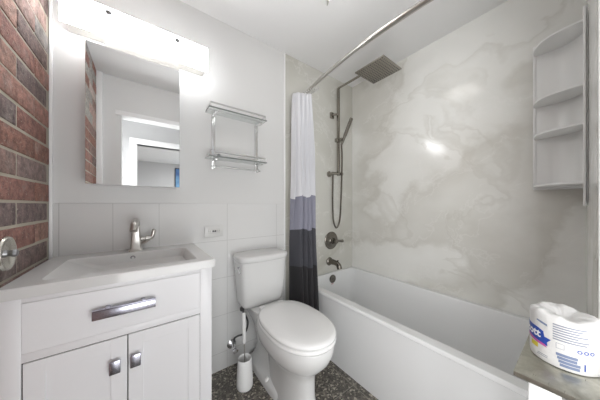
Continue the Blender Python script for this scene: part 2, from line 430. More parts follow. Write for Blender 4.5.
for x0, x1, kx in ((0.0635, 0.3155, 0.281), (0.3190, 0.5705, 0.341)):
    d = part(cab, 'door', M['cab'], shaker(x0, x1, 0.133, 0.6785))
    def f(bm):
        box(bm, kx-0.0165, kx+0.0165, -0.530, -0.524, 0.557, 0.605, 0.003); box(bm, kx-0.006, kx+0.006, -0.525, FY, 0.572, 0.590, 0.001)
    k = sub(d, 'knob', M['handle'], f); k['label'] = 'rectangular chrome knob'
def f(bm):
    box(bm, 0.0605, 0.0628, FY+0.004, FY+0.0195, 0.133, 0.6805); box(bm, 0.3160, 0.3185, FY+0.004, FY+0.0195, 0.133, 0.6805); box(bm, 0.5709, 0.5721, FY+0.004, FY+0.0195, 0.133, 0.6805); box(bm, 0.061, 0.572, FY+0.004, FY+0.0195, 0.679, 0.6808)
part(cab, 'painted_gap_shade', M['black'], f)  # black strips standing in for the shade between doors and frame
sink = thing('sink_basin', 'white one-piece sink top with wide rectangular basin on the vanity cabinet', 'sink', (0.32, -0.26, 0.886))
def f(bm):
    x0, x1, y0, y1 = 0.0125, VX, VY, -0.009
    rings = [rrect(x0+0.26, x1-0.18, y0+0.18, y1-0.18, 0.843, 0.03), rrect(x0+0.20, x1-0.10, y0+0.09, y1-0.14, 0.846, 0.04), rrect(x0+0.14, x1-0.078, y0+0.060, y1-0.118, 0.862, 0.03), rrect(x0+0.055, x1-0.055, y0+0.045, y1-0.095, 0.887, 0.02),
             rrect(x0, x1, y0, y1, 0.887, 0.003), rrect(x0, x1, y0, y1, VZ-0.003, 0.003), rrect(x0+0.003, x1-0.003, y0+0.003, y1-0.003, VZ, 0.004),
             rrect(x0+0.075, x1-0.065, y0+0.055, y1-0.115, VZ, 0.02), rrect(x0+0.081, x1-0.071, y0+0.061, y1-0.120, VZ-0.006, 0.02),
             rrect(x0+0.16, x1-0.085, y0+0.075, y1-0.128, VZ-0.045, 0.03), rrect(x0+0.22, x1-0.11, y0+0.11, y1-0.15, VZ-0.062, 0.04), rrect(x0+0.28, x1-0.2, y0+0.2, y1-0.2, VZ-0.067, 0.03)]
    # underside is hidden in the cabinet
    loft(bm, rings)
part(sink, 'basin', M['ceramic'], f, angle=30)
def f(bm): lathe(bm, (0.322, -0.1305, 0.897), [(0.0105, -0.003), (0.0115, 0.001), (0.010, 0.003), (0.006, 0.0035), (0.0055, 0.001), (0, 0.001)], 'y', sign=-1)
part(sink, 'overflow_ring', M['knobgrey'], f)
def f(bm): lathe(bm, (0.34, -0.24, 0.856), [(0.022, 0), (0.022, 0.003), (0.016, 0.005), (0, 0.006)])
part(sink, 'drain', M['chrome'], f)
fx, fy = 0.333, -0.070
fau = thing('faucet', 'brushed nickel single-lever faucet on the rear deck of the sink', 'faucet', (fx, fy, VZ))
def f(bm):
    def sq(h, z, dy=0, hy=None): return rrect(fx-h, fx+h, fy+dy-(hy or h), fy+dy+(hy or h), z, min(h, hy or h)*0.3, 3)
    loft(bm, [sq(0.031, VZ), sq(0.031, VZ+0.006), sq(0.027, VZ+0.010), sq(0.0245, VZ+0.014), sq(0.0215, VZ+0.06), sq(0.0185, VZ+0.11), sq(0.017, VZ+0.132), sq(0.014, VZ+0.148)])
part(fau, 'body', M['nickel'], f, angle=30)
def f(bm):
    pts = smoothpath([(fx, fy, VZ+0.130), (fx, fy-0.008, VZ+0.150), (fx, fy-0.032, VZ+0.160), (fx-0.005, fy-0.068, VZ+0.150), (fx-0.008, fy-0.084, VZ+0.116)], 6)
    tube(bm, pts, [0.0195-0.002*i/len(pts) for i in range(len(pts))], 14)
part(fau, 'spout', M['nickel'], f)
def f(bm):
    tube(bm, [(fx+0.012, fy, VZ+0.062), (fx+0.040, fy, VZ+0.064), (fx+0.044, fy, VZ+0.064), (fx+0.062, fy, VZ+0.066)], [0.011, 0.011, 0.016, 0.015], 16)
    tube(bm, [(fx+0.006, fy, VZ+0.025), (fx+0.03, fy, VZ+0.038), (fx+0.058, fy, VZ+0.056)], [0.007, 0.007, 0.009], 10)
    tube(bm, smoothpath([(fx+0.058, fy, VZ+0.066), (fx+0.072, fy, VZ+0.070), (fx+0.078, fy, VZ+0.088), (fx+0.083, fy+0.002, VZ+0.114)], 5), [0.012]*5+[0.010]*6+[0.0105]*4+[0.007], 12)
part(fau, 'lever', M['nickel'], f)

# ---------------------------------------------------------------- mirror cabinet
MY = -0.13
mc = thing('mirror_cabinet', 'frameless mirror cabinet on the wall above the sink', 'mirror', (0.34, 0, 1.6))
def f(bm): box(bm, 0.146, 0.534, MY+0.006, -0.001, 1.279, 1.958, 0.002)
part(mc, 'body', M['cab'], f)
def f(bm): box(bm, 0.143, 0.537, MY, MY+0.005, 1.277, 1.962, 0.0008, 1)
part(mc, 'mirror_door', M['mirror'], f)

# ---------------------------------------------------------------- vanity light
vl = thing('vanity_light', 'glowing frosted glass bar wall light above the mirror', 'light', (0.376, 0, 2.08))
LY = -0.12
def f(bm):  # curved frosted pane: lightly bowed front
    n = 10; rings = []
    for i in range(n+1):
        z = 2.020+(2.168-2.020)*i/n; b = LY-0.006*math.sin(PI*i/n)
        rings.append([(0.058, b, z), (0.694, b, z), (0.694, b+0.006, z), (0.058, b+0.006, z)])
    loft(bm, rings)
part(vl, 'glass_shade', M['lampglass'], f)
for kx in (0.227, 0.525):
    def f(bm): lathe(bm, (kx, LY-0.005, 2.134), [(0.004, -0.05), (0.004, 0.0), (0.0135, 0.0), (0.0145, 0.004), (0.012, 0.010), (0.003, 0.013), (0, 0.013)], 'y', sign=-1)
    part(vl, 'shade_knob', M['knobgrey'], f)
def f(bm): box(bm, 0.205, 0.55, -0.088, -0.0005, 2.030, 2.042, 0.003); box(bm, 0.066, 0.686, -0.113, -0.0005, 2.045, 2.165, 0.003)  # bar is the bracket; larger box is added to block the pane's back glow
part(vl, 'wall_bracket', M['nickel'], f)
def f(bm):
    lathe(bm, (0.36, -0.088, 2.036), [(0.007, 0), (0.007, 0.008), (0.004, 0.010), (0, 0.010)], 'y', sign=-1)
part(vl, 'bracket_screw', M['chrome'], f)

# ---------------------------------------------------------------- ceiling light (only a clip shows at the frame's top edge)
cl = thing('ceiling_light', 'flush ceiling light with small grey clips at the top edge', 'light', (1.20, -0.725, H))
def f(bm): lathe(bm, (1.20, -0.725, H), [(0.17, 0.0), (0.17, 0.018), (0.16, 0.022), (0.0, 0.022)], 'z', 48, -1)
part(cl, 'base_plate', M['plastic'], f)
def f(bm): lathe(bm, (1.20, -0.725, H-0.022), [(0.155, 0.0), (0.158, 0.01), (0.14, 0.028), (0.10, 0.042), (0.05, 0.048), (0.0, 0.05)], 'z', 48, -1)
part(cl, 'glass_dish', emis('ceiling_lamp_glass', (1, 0.985, 0.96, 1), 3), f)
for a in (55, 175, 295):
    r0 = math.radians(a)
    def f(bm):
        c, s = math.cos(r0), math.sin(r0)
        P = lambda d, z: (1.20+c*d, -0.725+s*d, z)
        tube(bm, [P(0.165, H-0.01), P(0.182, H-0.015), P(0.185, H-0.035), P(0.165, H-0.045), P(0.145, H-0.043)], 0.005, 8, 1.6)
    part(cl, 'clip', M['nickel'], f)

# ---------------------------------------------------------------- glass wall shelf
gs = thing('glass_wall_shelf', 'two-tier glass wall shelf with chrome rails above the toilet', 'shelf', (0.91, 0, 1.6))
for zt in (1.802, 1.487):
    def f(bm): box(bm, 0.703, 1.112, -0.125, -0.012, zt, zt+0.008, 0.001, 1)
    g = part(gs, 'glass_shelf', M['shelfglass'], f)
    def f(bm): box(bm, 0.703, 1.112, -0.1265, -0.1245, zt-0.001, zt+0.007)
    sub(g, 'front_edge', M['edge_glass'], f)
    def f(bm):
        z = zt+0.034
        for yy in (-0.120, -0.020): box(bm, 0.71, 1.105, yy-0.003, yy+0.003, z-0.005, z+0.005, 0.001, 1)
        for xx in (0.713, 1.102): box(bm, xx-0.003, xx+0.003, -0.120, -0.020, z-0.005, z+0.005, 0.001, 1)
        for xx in (0.713, 1.102):
            for yy in (-0.120, -0.020): tube(bm, [(xx, yy, zt+0.004), (xx, yy, z)], 0.0035, 8)
    part(gs, 'rail', M['rack'], f)
for x in (0.757, 1.078):
    def f(bm):
        box(bm, x-0.012, x+0.012, -0.016, -0.0005, 1.425, 1.80, 0.002)
        for z in (1.80, 1.485): box(bm, x-0.010, x+0.010, -0.10, -0.012, z-0.012, z, 0.002)
        box(bm, x-0.009, x+0.009, -0.05, -0.012, 1.428, 1.446, 0.002)
    part(gs, 'bracket', M['rack'], f)
def f(bm): tube(bm, [(0.735, -0.042, 1.437), (1.10, -0.042, 1.437)], 0.005, 12)
part(gs, 'towel_bar', M['rack'], f)
def f(bm): lathe(bm, (0.79, -0.022, 1.521), [(0.010, 0), (0.010, 0.01), (0.007, 0.014), (0, 0.014)], 'y', sign=-1)
part(gs, 'mounting_screw', M['knobgrey'], f)

# ---------------------------------------------------------------- outlet
ol = thing('wall_outlet', 'white horizontal wall outlet plate in the tiles beside the vanity', 'outlet', (0.750, -0.008, 0.992))
def f(bm): box(bm, 0.700, 0.824, -0.014, -0.0085, 0.955, 1.030, 0.003)
part(ol, 'plate', mat('outlet_plastic', sr(224, 224, 222), 0.3), f)
def f(bm): box(bm, 0.722, 0.802, -0.0165, -0.0135, 0.975, 1.010, 0.002)
ins = part(ol, 'receptacle', mat('receptacle_plastic', sr(216, 216, 213), 0.3), f)
for x in (0.731, 0.790):
    for dx in (-0.005, 0.005):
        def f(bm): box(bm, x+dx-0.0008, x+dx+0.0008, -0.0168, -0.016, 0.988, 0.998)
        sub(ins, 'slot', M['black'], f)
for x in (0.7555, 0.7695):
    def f(bm): box(bm, x-0.006, x+0.006, -0.0185, -0.016, 0.987, 0.998, 0.001)
    sub(ins, 'test_button', M['dark_rubber'], f)

# ---------------------------------------------------------------- round disc on the brick
wd = thing('wall_hook', 'round nickel disc-shaped wall hook on the brick wall beside the vanity', 'hook', (0.003, -0.45, 1.02))
def f(bm): lathe(bm, (0.002, -0.455, 1.02), [(0.030, 0), (0.032, 0.006), (0.052, 0.010), (0.055, 0.014), (0.053, 0.019), (0.048, 0.019), (0.040, 0.013), (0.02, 0.010), (0, 0.010)], 'x', 40)
part(wd, 'disc', mat('pale_nickel', (0.62, 0.60, 0.54, 1), 0.25, 0.85), f)
def f(bm): lathe(bm, (0.012, -0.455, 1.02), [(0.012, 0), (0.009, 0.008), (0.013, 0.020), (0.010, 0.026), (0, 0.027)], 'x', 24)
part(wd, 'knob', M['knobgrey'], f)

# ---------------------------------------------------------------- toilet
CX = 1.092; TKX = 1.068
def egg(yb, yf, hw, z, eb=3.0, wide=0.52, n=48, cx=CX):
    L = yb-yf; yc = yb-L*wide; out = []
    for i in range(n):
        a = 2*PI*i/n; c, s = math.cos(a), math.sin(a)
        e = eb if s > 0 else 2.15
        x = hw*math.copysign(abs(c)**(2/e), c)
        y = (yb-yc if s > 0 else yc-yf)*math.copysign(abs(s)**(2/e), s)
        out.append((cx+x, yc+y, z))
    return out
to = thing('toilet', 'white two-piece toilet with closed lid between vanity and bathtub', 'toilet', (CX, -0.35, 0))
def f(bm):
    pc = CX+0.006
    loft(bm, [egg(-0.30, -0.685, 0.096, 0.0, 3.4, cx=pc), egg(-0.30, -0.688, 0.097, 0.010, 3.4, cx=pc), egg(-0.29, -0.675, 0.089, 0.05, 3.2, cx=pc), egg(-0.27, -0.665, 0.086, 0.12, 3, cx=pc),
              egg(-0.25, -0.665, 0.088, 0.21, 2.8, cx=pc), egg(-0.22, -0.680, 0.102, 0.262, 2.6), egg(-0.20, -0.725, 0.136, 0.300, 2.5), egg(-0.20, -0.762, 0.164, 0.345, 2.5),
              egg(-0.21, -0.782, 0.178, 0.392, 2.6), egg(-0.215, -0.786, 0.181, 0.434, 2.6), egg(-0.22, -0.78, 0.177, 0.444, 2.6)])
part(to, 'bowl', M['ceramic'], f, angle=60)
def f(bm):   # foot flange widening towards the wall
    loft(bm, [sup(CX, -0.255, 0.102, 0.235, 0, 5), sup(CX, -0.255, 0.102, 0.235, 0.035, 5), sup(CX, -0.255, 0.094, 0.228, 0.048, 5), sup(CX, -0.26, 0.070, 0.215, 0.075, 4), sup(CX, -0.27, 0.060, 0.20, 0.16, 3.4), sup(CX, -0.25, 0.066, 0.19, 0.25, 3.4), sup(CX, -0.20, 0.088, 0.165, 0.34, 4), sup(CX-0.01, -0.17, 0.110, 0.145, 0.40, 4), sup(CX-0.018, -0.15, 0.114, 0.128, 0.458, 4)])
part(to, 'base', M['ceramic'], f, angle=60)
for sx in (-1, 1):
    def f(bm): lathe(bm, (CX+sx*0.083, -0.33, 0.040), [(0.016, 0), (0.016, 0.012), (0.012, 0.020), (0.005, 0.024), (0, 0.0245)])
    part(to, 'bolt_cap', M['plastic'], f)
def f(bm):
    R = []
    for z, hx, y0, y1 in ((0.460, 0.146, -0.175, -0.03), (0.468, 0.152, -0.182, -0.026), (0.49, 0.158, -0.19, -0.024), (0.62, 0.173, -0.202, -0.022), (0.76, 0.180, -0.208, -0.02), (0.785, 0.181, -0.208, -0.02)):
        R.append(sup(TKX, (y0+y1)/2, hx, (y1-y0)/2, z, 5.5, 48))
    loft(bm, R)
part(to, 'tank', M['ceramic'], f, angle=50)
def f(bm):
    cx = TKX
    def ring(hx, y0, z):  # bowed front
        out = []
        for p in sup(cx, (y0-0.016)/2, hx, (-0.016-y0)/2, z, 5.5, 56):
            u = (p[0]-cx)/hx
            out.append((p[0], p[1]-(0.016*(1-u*u) if p[1] < -0.1 else 0), p[2]))
        return out
    loft(bm, [ring(0.186, -0.210, 0.783), ring(0.191, -0.215, 0.788), ring(0.192, -0.216, 0.812), ring(0.187, -0.211, 0.821), ring(0.172, -0.198, 0.825), ring(0.05, -0.11, 0.827)])
part(to, 'tank_lid', M['ceramic'], f, angle=50)
def f(bm):
    x0 = TKX-0.180
    lathe(bm, (x0+0.004, -0.155, 0.750), [(0.013, 0), (0.013, 0.006), (0.008, 0.010), (0, 0.010)], 'x', 20, -1)
    tube(bm, smoothpath([(x0-0.010, -0.155, 0.750), (x0-0.017, -0.168, 0.748), (x0-0.017, -0.19, 0.733), (x0-0.014, -0.205, 0.723)], 4), [0.006]*6+[0.005]*6+[0.007], 10)
part(to, 'flush_lever', M['chrome'], f)
def f(bm):
    loft(bm, [egg(-0.262, -0.790, 0.179, 0.447, 3), egg(-0.260, -0.794, 0.182, 0.453, 3), egg(-0.260, -0.794, 0.182, 0.462, 3), egg(-0.262, -0.790, 0.179, 0.468, 3), egg(-0.28, -0.77, 0.165, 0.469, 3)])
part(to, 'seat', M['seat'], f, angle=60)
def f(bm):
    loft(bm, [egg(-0.262, -0.788, 0.177, 0.4705, 2.7), egg(-0.260, -0.794, 0.182, 0.475, 2.7), egg(-0.260, -0.794, 0.182, 0.486, 2.7), egg(-0.264, -0.788, 0.178, 0.494, 2.7), egg(-0.272, -0.775, 0.168, 0.499, 2.7), egg(-0.33, -0.70, 0.11, 0.502, 2.6), egg(-0.42, -0.6, 0.04, 0.503, 2.2)])
part(to, 'lid', M['seat'], f, angle=60)
for sx in (-1, 1):
    def f(bm): box(bm, CX+sx*0.07-0.025, CX+sx*0.07+0.025, -0.275, -0.225, 0.446, 0.484, 0.008, 3)
    part(to, 'hinge', M['seat'], f)

# ---------------------------------------------------------------- water supply valve
sv = thing('supply_valve', 'chrome angle stop valve with dark hose under the toilet tank', 'valve', (0.885, -0.01, 0.146))
def f(bm): lathe(bm, (0.885, -0.0085, 0.16), [(0.032, 0), (0.033, 0.004), (0.022, 0.012), (0.011, 0.014), (0.011, 0.05), (0, 0.05)], 'y', 28, -1)
part(sv, 'wall_flange', M['chrome'], f)
def f(bm):
    tube(bm, [(0.885, -0.045, 0.15), (0.885, -0.075, 0.15)], [0.014, 0.014], 14)
    tube(bm, [(0.885, -0.06, 0.14), (0.885, -0.06, 0.19)], [0.010, 0.009], 14)
    tube(bm, [(0.885, -0.078, 0.150), (0.885, -0.095, 0.150)], [0.016, 0.018], 14, 0.6)
part(sv, 'valve_body', M['chrome'], f)
def f(bm):
    tube(bm, smoothpath([(0.885, -0.06, 0.185), (0.888, -0.06, 0.222), (0.91, -0.065, 0.235), (0.945, -0.075, 0.24), (0.965, -0.09, 0.27), (0.972, -0.10, 0.33), (0.955, -0.10, 0.38), (0.935, -0.10, 0.42), (0.930, -0.10, 0.448)], 6), 0.0065, 12)
part(sv, 'hose', M['dark_rubber'], f)
def f(bm): lathe(bm, (0.930, -0.10, 0.424), [(0.013, 0), (0.016, 0.004), (0.016, 0.02), (0.012, 0.028)], 'z', 12)
part(sv, 'coupling_nut', M['dark_rubber'], f)

# ---------------------------------------------------------------- toilet brush and holder
BX, BY = 0.891, -0.243
th = thing('toilet_brush_holder', 'white tapered toilet brush holder on the floor beside the toilet', 'brush holder', (BX, BY, 0))
def f(bm):
    lathe(bm, (BX, BY, 0.008), [(0.048, 0), (0.051, 0.006), (0.051, 0.04), (0.047, 0.12), (0.043, 0.178), (0.0415, 0.182), (0.040, 0.178), (0.042, 0.12), (0.046, 0.02), (0.0, 0.015)], 'z', 36)
part(th, 'cup', M['plastic'], f, angle=50)
def f(bm): lathe(bm, (BX, BY, 0), [(0.044, 0), (0.046, 0.003), (0.046, 0.009), (0.04, 0.010)], 'z', 36)
part(th, 'base_ring', mat('grey_ring', sr(120, 120, 120), 0.4), f)
br = thing('toilet_brush', 'toilet brush with white handle and steel rod standing in the holder', 'brush', (BX, BY, 0.1))
def f(bm): lathe(bm, (BX, BY, 0.05), [(0.010, 0), (0.028, 0.015), (0.031, 0.05), (0.028, 0.08), (0.008, 0.095)], 'z', 20)
part(br, 'bristles', M['dark_rubber'], f)
def f(bm): tube(bm, [(BX, BY, 0.14), (BX-0.003, BY, 0.30)], 0.004, 10)
part(br, 'rod', M['nickel'], f)
def f(bm): tube(bm, [(BX-0.003, BY, 0.285), (BX-0.003, BY, 0.29), (BX-0.005, BY, 0.40), (BX-0.006, BY, 0.475), (BX-0.006, BY, 0.48)], [0.007, 0.011, 0.0115, 0.011, 0.007], 16)
part(br, 'handle', M['plastic'], f)

# ---------------------------------------------------------------- curtain rod + curtain
ROD = [(1.479+0.085*abs((y+0.76)/0.78)**1.8, y, 2.19) for y in [-0.004-1.563*k/24 for k in range(25)]]
rod = thing('curtain_rod', 'curved chrome shower curtain rod over the bathtub edge', 'curtain rod', (1.562, 0, 2.19))
def f(bm):
    P = smoothpath(ROD, 3); n = int(len(P)*0.44); tube(bm, P[:n+1], 0.013, 16)
part(rod, 'thin_tube', M['nickel'], f)
def f(bm):
    P = smoothpath(ROD, 3); n = int(len(P)*0.44); tube(bm, P[n:], 0.0155, 16)
part(rod, 'thick_tube', M['nickel'], f)
for y, s in ((-0.001, -1), (-1.569, 1)):
    def f(bm): lathe(bm, (1.562, y, 2.19), [(0.024, 0), (0.026, 0.004), (0.018, 0.018), (0.0135, 0.024)], 'y', 24, s)
    part(rod, 'flange', M['chrome'], f)
cu = thing('shower_curtain', 'gathered shower curtain fading from white to black behind the toilet', 'curtain', (1.45, -0.12, 0.2))
def f(bm):
    uvl = bm.loops.layers.uv.new('cloth')
    nu, nz = 120, 60; z0, z1 = 0.20, 2.125
    G = []
    for j in range(nz+1):
        t = j/nz; z = z0+(z1-z0)*t; row = []
        d = 1-t                                  # 0 at top, 1 at hem
        for i in range(nu+1):
            u = i/nu
            # folds run back and forth in depth while the cloth advances along the wall side
            xs = 1.395-0.055*d**0.7; xe = 1.525-0.060*d
            amp = 0.034+0.040*d
            ph = u*2*PI*4.5
            y = -0.085-0.075*d + (-0.06-0.06*d)*u + amp*math.sin(ph+0.5*math.sin(3*z)) + 0.006*math.sin(3*ph)
            x = xs+(xe-xs)*u + 0.010*math.cos(ph*1.0+1.2)*(1+d)+0.004*math.sin(5*z+7*u)
            x = min(x, TX-0.012) if z < 0.56 else x
            y = min(y, -0.016)
            zz = z-0.012*(1-t*0)*abs(math.sin(ph))*(1 if j == nz else 0)
            row.append(bm.verts.new((x, y, zz)))
        G.append(row)
    for j in range(nz):
        for i in range(nu):
            fc = bm.faces.new((G[j][i], G[j][i+1], G[j+1][i+1], G[j+1][i]))
            for l, (a, b) in zip(fc.loops, ((i, j), (i+1, j), (i+1, j+1), (i, j+1))):
                l[uvl].uv = (a/nu*1.8, z0+(z1-z0)*b/nz)
c = part(cu, 'cloth', M['curtain'], f, angle=180)
sm = c.modifiers.new('thickness', 'SOLIDIFY'); sm.thickness = 0.0015
for k in range(7):
    u = k/6; p = Vector((1.556-0.006*u, -0.035-0.15*u, 2.19))
    def f(bm):
        n = 20; ctr = p+Vector((0, 0, -0.012)); pts = [ctr+Vector((0.026*math.cos(2*PI*i/n), 0, 0.026*math.sin(2*PI*i/n))) for i in range(n+1)]
        tube(bm, pts, 0.0018, 6)
    part(cu, 'ring', M['chrome'], f)

# ---------------------------------------------------------------- shower column
RX, RY = 1.955, -0.06
sc = thing('shower_column', 'nickel shower riser with square rain head and hand shower on marble wall', 'shower', (RX, 0, 1.9))
def f(bm): box(bm, RX-0.0125, RX+0.0125, RY-0.0125, RY+0.0125, 1.47, 2.352, 0.004)
part(sc, 'riser_pipe', M['shower'], f)
def f(bm):
    tube(bm, [(RX, RY+0.010, 2.352), (RX, RY-0.01, 2.356), (RX, -0.50, 2.352)], 0.010, 14)
    tube(bm, [(RX, -0.50, 2.356), (RX, -0.50, 2.312)], [0.014, 0.016], 14)
part(sc, 'shower_arm', M['shower'], f)
def f(bm): box(bm, RX-0.135, RX+0.135, -0.645, -0.375, 2.300, 2.310, 0.003)
hd = part(sc, 'rain_head', M['shower'], f)
def f(bm):
    for i in range(12):
        for j in range(12):
            x = RX-0.118+0.236*i/11; y = -0.51-0.118+0.236*j/11
            loft(bm, [circ((x, y, 2.3005), 0.0055, 'z', 8), circ((x, y, 2.2975), 0.0035, 'z', 8)])
nz_ = sub(hd, 'nozzles', M['dark_rubber'], f); nz_['label'] = 'grid of small rubber nozzles'; nz_['kind'] = 'stuff'
for z in (2.085, 1.485):
    def f(bm):
        box(bm, RX-0.065, RX-0.018, -0.022, -0.0005, z-0.03, z+0.03, 0.004)
        tube(bm, [(RX-0.042, -0.02, z), (RX-0.042, -0.045, z), (RX-0.03, RY, z), (RX, RY, z)], 0.011, 12)
    if z > 2: part(sc, 'wall_bracket', M['shower'], f)
def f(bm):
    lathe(bm, (RX-0.075, -0.0005, 1.485), [(0.030, 0), (0.030, 0.008), (0.018, 0.014), (0.014, 0.05), (0.014, 0.065)], 'y', 24, -1)
    tube(bm, [(RX-0.09, -0.06, 1.487), (RX+0.045, -0.06, 1.492)], 0.014, 14)
    lathe(bm, (RX+0.045, -0.06, 1.492), [(0.018, -0.01), (0.018, 0.012), (0.012, 0.016)], 'x', 18)
part(sc, 'diverter', M['shower'], f)
def f(bm):
    box(bm, RX-0.038, RX+0.020, RY-0.020, RY+0.018, 1.805, 1.845, 0.006)
    tube(bm, [(RX-0.0, RY-0.01, 1.825), (RX+0.005, -0.105, 1.830)], [0.016, 0.018], 14)
part(sc, 'slide_holder', M['shower'], f)
def f(bm):
    a = Vector((RX+0.004, -0.098, 1.775)); b = Vector((RX+0.030, -0.205, 2.015)); d = (b-a).normalized()
    s = Vector((1, 0, 0)); s = (s-d*s.dot(d)).normalized(); u = d.cross(s)
    rings = []
    for t, wx, wy in ((0, .009, .009), (.15, .011, .010), (.32, .013, .010), (.36, .019, .009), (.97, .019, .009), (1, .016, .007)):
        p = a.lerp(b, t); rings.append([p+s*wx*math.copysign(abs(math.cos(k))**.5, math.cos(k))+u*wy*math.copysign(abs(math.sin(k))**.5, math.sin(k)) for k in [2*PI*i/16+0.01 for i in range(16)]])
    loft(bm, rings)
part(sc, 'hand_shower', M['dark_nickel'], f, angle=50)
def f(bm):
    P = smoothpath([(RX-0.078, -0.06, 1.478), (RX-0.082, -0.062, 1.40), (RX-0.084, -0.062, 1.2), (RX-0.075, -0.062, 1.03), (RX-0.045, -0.062, 0.955), (RX-0.015, -0.063, 0.955), (RX+0.018, -0.064, 1.03), (RX+0.030, -0.066, 1.2), (RX+0.030, -0.078, 1.45), (RX+0.02, -0.09, 1.65), (RX+0.004, -0.098, 1.778)], 10)
    tube(bm, P, 0.0085, 10)
part(sc, 'hose', M['dark_nickel'], f)

vv = thing('shower_valve', 'round dark nickel shower valve with lever below the hose loop', 'valve', (1.909, 0, 0.81))
def f(bm): lathe(bm, (1.909, -0.0005, 0.812), [(0.088, 0), (0.090, 0.006), (0.084, 0.012), (0.078, 0.010), (0.070, 0.012), (0.055, 0.020), (0.040, 0.024), (0.034, 0.030), (0.0, 0.030)], 'y', 48, -1)
part(vv, 'escutcheon', M['dark_nickel'], f)
def f(bm):
    lathe(bm, (1.909, -0.03, 0.812), [(0.030, 0), (0.026, 0.012), (0.022, 0.030), (0.026, 0.040), (0.022, 0.055), (0, 0.058)], 'y', 28, -1)
    tube(bm, smoothpath([(1.915, -0.065, 0.812), (1.95, -0.070, 0.812), (1.985, -0.074, 0.808), (2.012, -0.075, 0.806)], 3), [0.015, 0.012, 0.011, 0.011, 0.011, 0.012, 0.014, 0.015, 0.015, 0.008], 12)
part(vv, 'lever', M['dark_nickel'], f)
sp = thing('tub_spout', 'curved dark nickel tub spout between valve and tub rim', 'spout', (1.885, 0, 0.60))
def f(bm): lathe(bm, (1.885, -0.0005, 0.602), [(0.040, 0), (0.042, 0.006), (0.034, 0.016), (0.026, 0.022)], 'y', 30, -1)
part(sp, 'flange', M['dark_nickel'], f)
def f(bm):
    P = smoothpath([(1.885, -0.01, 0.602), (1.885, -0.05, 0.606), (1.885, -0.10, 0.603), (1.885, -0.128, 0.588), (1.885, -0.142, 0.556)], 5)
    tube(bm, P, [0.032-0.007*min(1, i/8) if i < 12 else 0.025 for i in range(len(P))], 16)
    lathe(bm, (1.885, -0.118, 0.615), [(0.006, 0), (0.006, 0.012), (0.010, 0.016), (0.008, 0.022), (0, 0.023)], 'z', 14)
part(sp, 'body', M['dark_nickel'], f)

# ---------------------------------------------------------------- corner shelf unit
cs = thing('corner_shelf', 'white moulded corner shelf unit above the foot of the bathtub', 'shelf', (W, YE, 1.7))
CXs, CYs = W-0.002, -1.5575; R_ = 0.192
def f(bm):
    box(bm, CXs-0.006, CXs, CYs, CYs+R_, 1.262, 2.115, 0.002)
    box(bm, CXs-R_, CXs, CYs, CYs+0.006, 1.185, 2.115, 0.002)
    box(bm, CXs-0.012, CXs, CYs+R_-0.012, CYs+R_, 1.262, 2.115, 0.003)
    box(bm, CXs-R_, CXs-R_+0.012, CYs-0.001, CYs+0.0125, 1.17, 2.125, 0.003)
    # rounded inner corner
    n = 12; r = 0.11; rings = []
    for z in (1.262, 2.115):
        ring = [(CXs-0.001, CYs+0.001, z)]
        for i in range(n+1):
            a = PI/2*i/n; ring.append((CXs-0.006-r+r*math.sin(a), CYs+0.006+r-r*math.cos(a), z))
        rings.append(ring)
    loft(bm, rings)
part(cs, 'back_panel', M['plastic'], f, angle=30)
M['shelf'] = M['plastic']
def quarter(z, th=0.008, dz=0.0):
    def f(bm):
        rings = []; n = 20
        for zz, rr in ((z-th, R_-0.012), (z-th+0.002, R_-0.008), (z, R_-0.008), (z+0.004, R_-0.010), (z+0.004, R_-0.018), (z, R_-0.022)):
            ring = [(CXs-0.004, CYs+0.004, zz)]
            for i in range(n+1):
                a = PI/2*i/n; cc, ss = math.cos(a), math.sin(a)
                ring.append((CXs-0.004-rr*abs(ss)**0.8, CYs+0.004+rr*abs(cc)**0.8, zz))
            rings.append(ring)
        loft(bm, rings)
    return f
for z in (2.062, 1.755, 1.567, 1.284): part(cs, 'shelf', M['shelf'], quarter(z), angle=30)

# ---------------------------------------------------------------- steel topped side table
TT = 0.78
st = thing('side_table', 'small side table with scuffed steel top and white legs by doorway', 'table', (1.22, -1.585, 0))
tx0, tx1, ty1, ty0 = 1.072, 1.375, -1.448, -1.80
def f(bm): box(bm, tx0, tx1, ty0, ty1, TT-0.012, TT, 0.002)
part(st, 'table_top', M['steel'], f)
for lx in (tx0+0.018, tx1-0.06):
    for ly in (ty1-0.062, ty0+0.022):
        def f(bm): box(bm, lx, lx+0.04, ly, ly+0.04, 0, TT-0.012, 0.004)
        part(st, 'leg', M['trimw'], f)
def f(bm): box(bm, tx0+0.03, tx1-0.03, ty0+0.04, ty1-0.03, 0.25, 0.265, 0.002)
part(st, 'lower_shelf', M['trimw'], f)

# ---------------------------------------------------------------- toilet roll in its printed wrapper
px_, py_, pr, phh = 1.225, -1.518, 0.0590, 0.122
tr = thing('wrapped_toilet_roll', 'white wrapped toilet roll with printed label on the steel table', 'toilet roll', (px_, py_, TT))
def rprof(a, z):
    return pr
def f(bm):
    n = 64; rings = []
    prof = [(0.050, 0.0), (0.0575, 0.002), (0.059, 0.010), (0.059, 0.060), (0.059, 0.108), (0.0585, 0.116), (0.056, 0.121), (0.048, 0.123), (0.030, 0.119), (0.018, 0.112), (0.012, 0.108), (0.0005, 0.107)]
    for r, h in prof:
        ring = []
        for i in range(n):
            a = 2*PI*i/n
            wv = 0.0 if h < 0.112 else 0.0035*math.sin(3*a+0.6)+0.0018*math.sin(8*a+2.0)+0.0008*math.sin(17*a)
            ring.append((px_+r*math.cos(a), py_+r*math.sin(a), TT+h+wv))
        rings.append(ring)
    loft(bm, rings)
part(tr, 'wrapper', M['wrap'], f, angle=60)
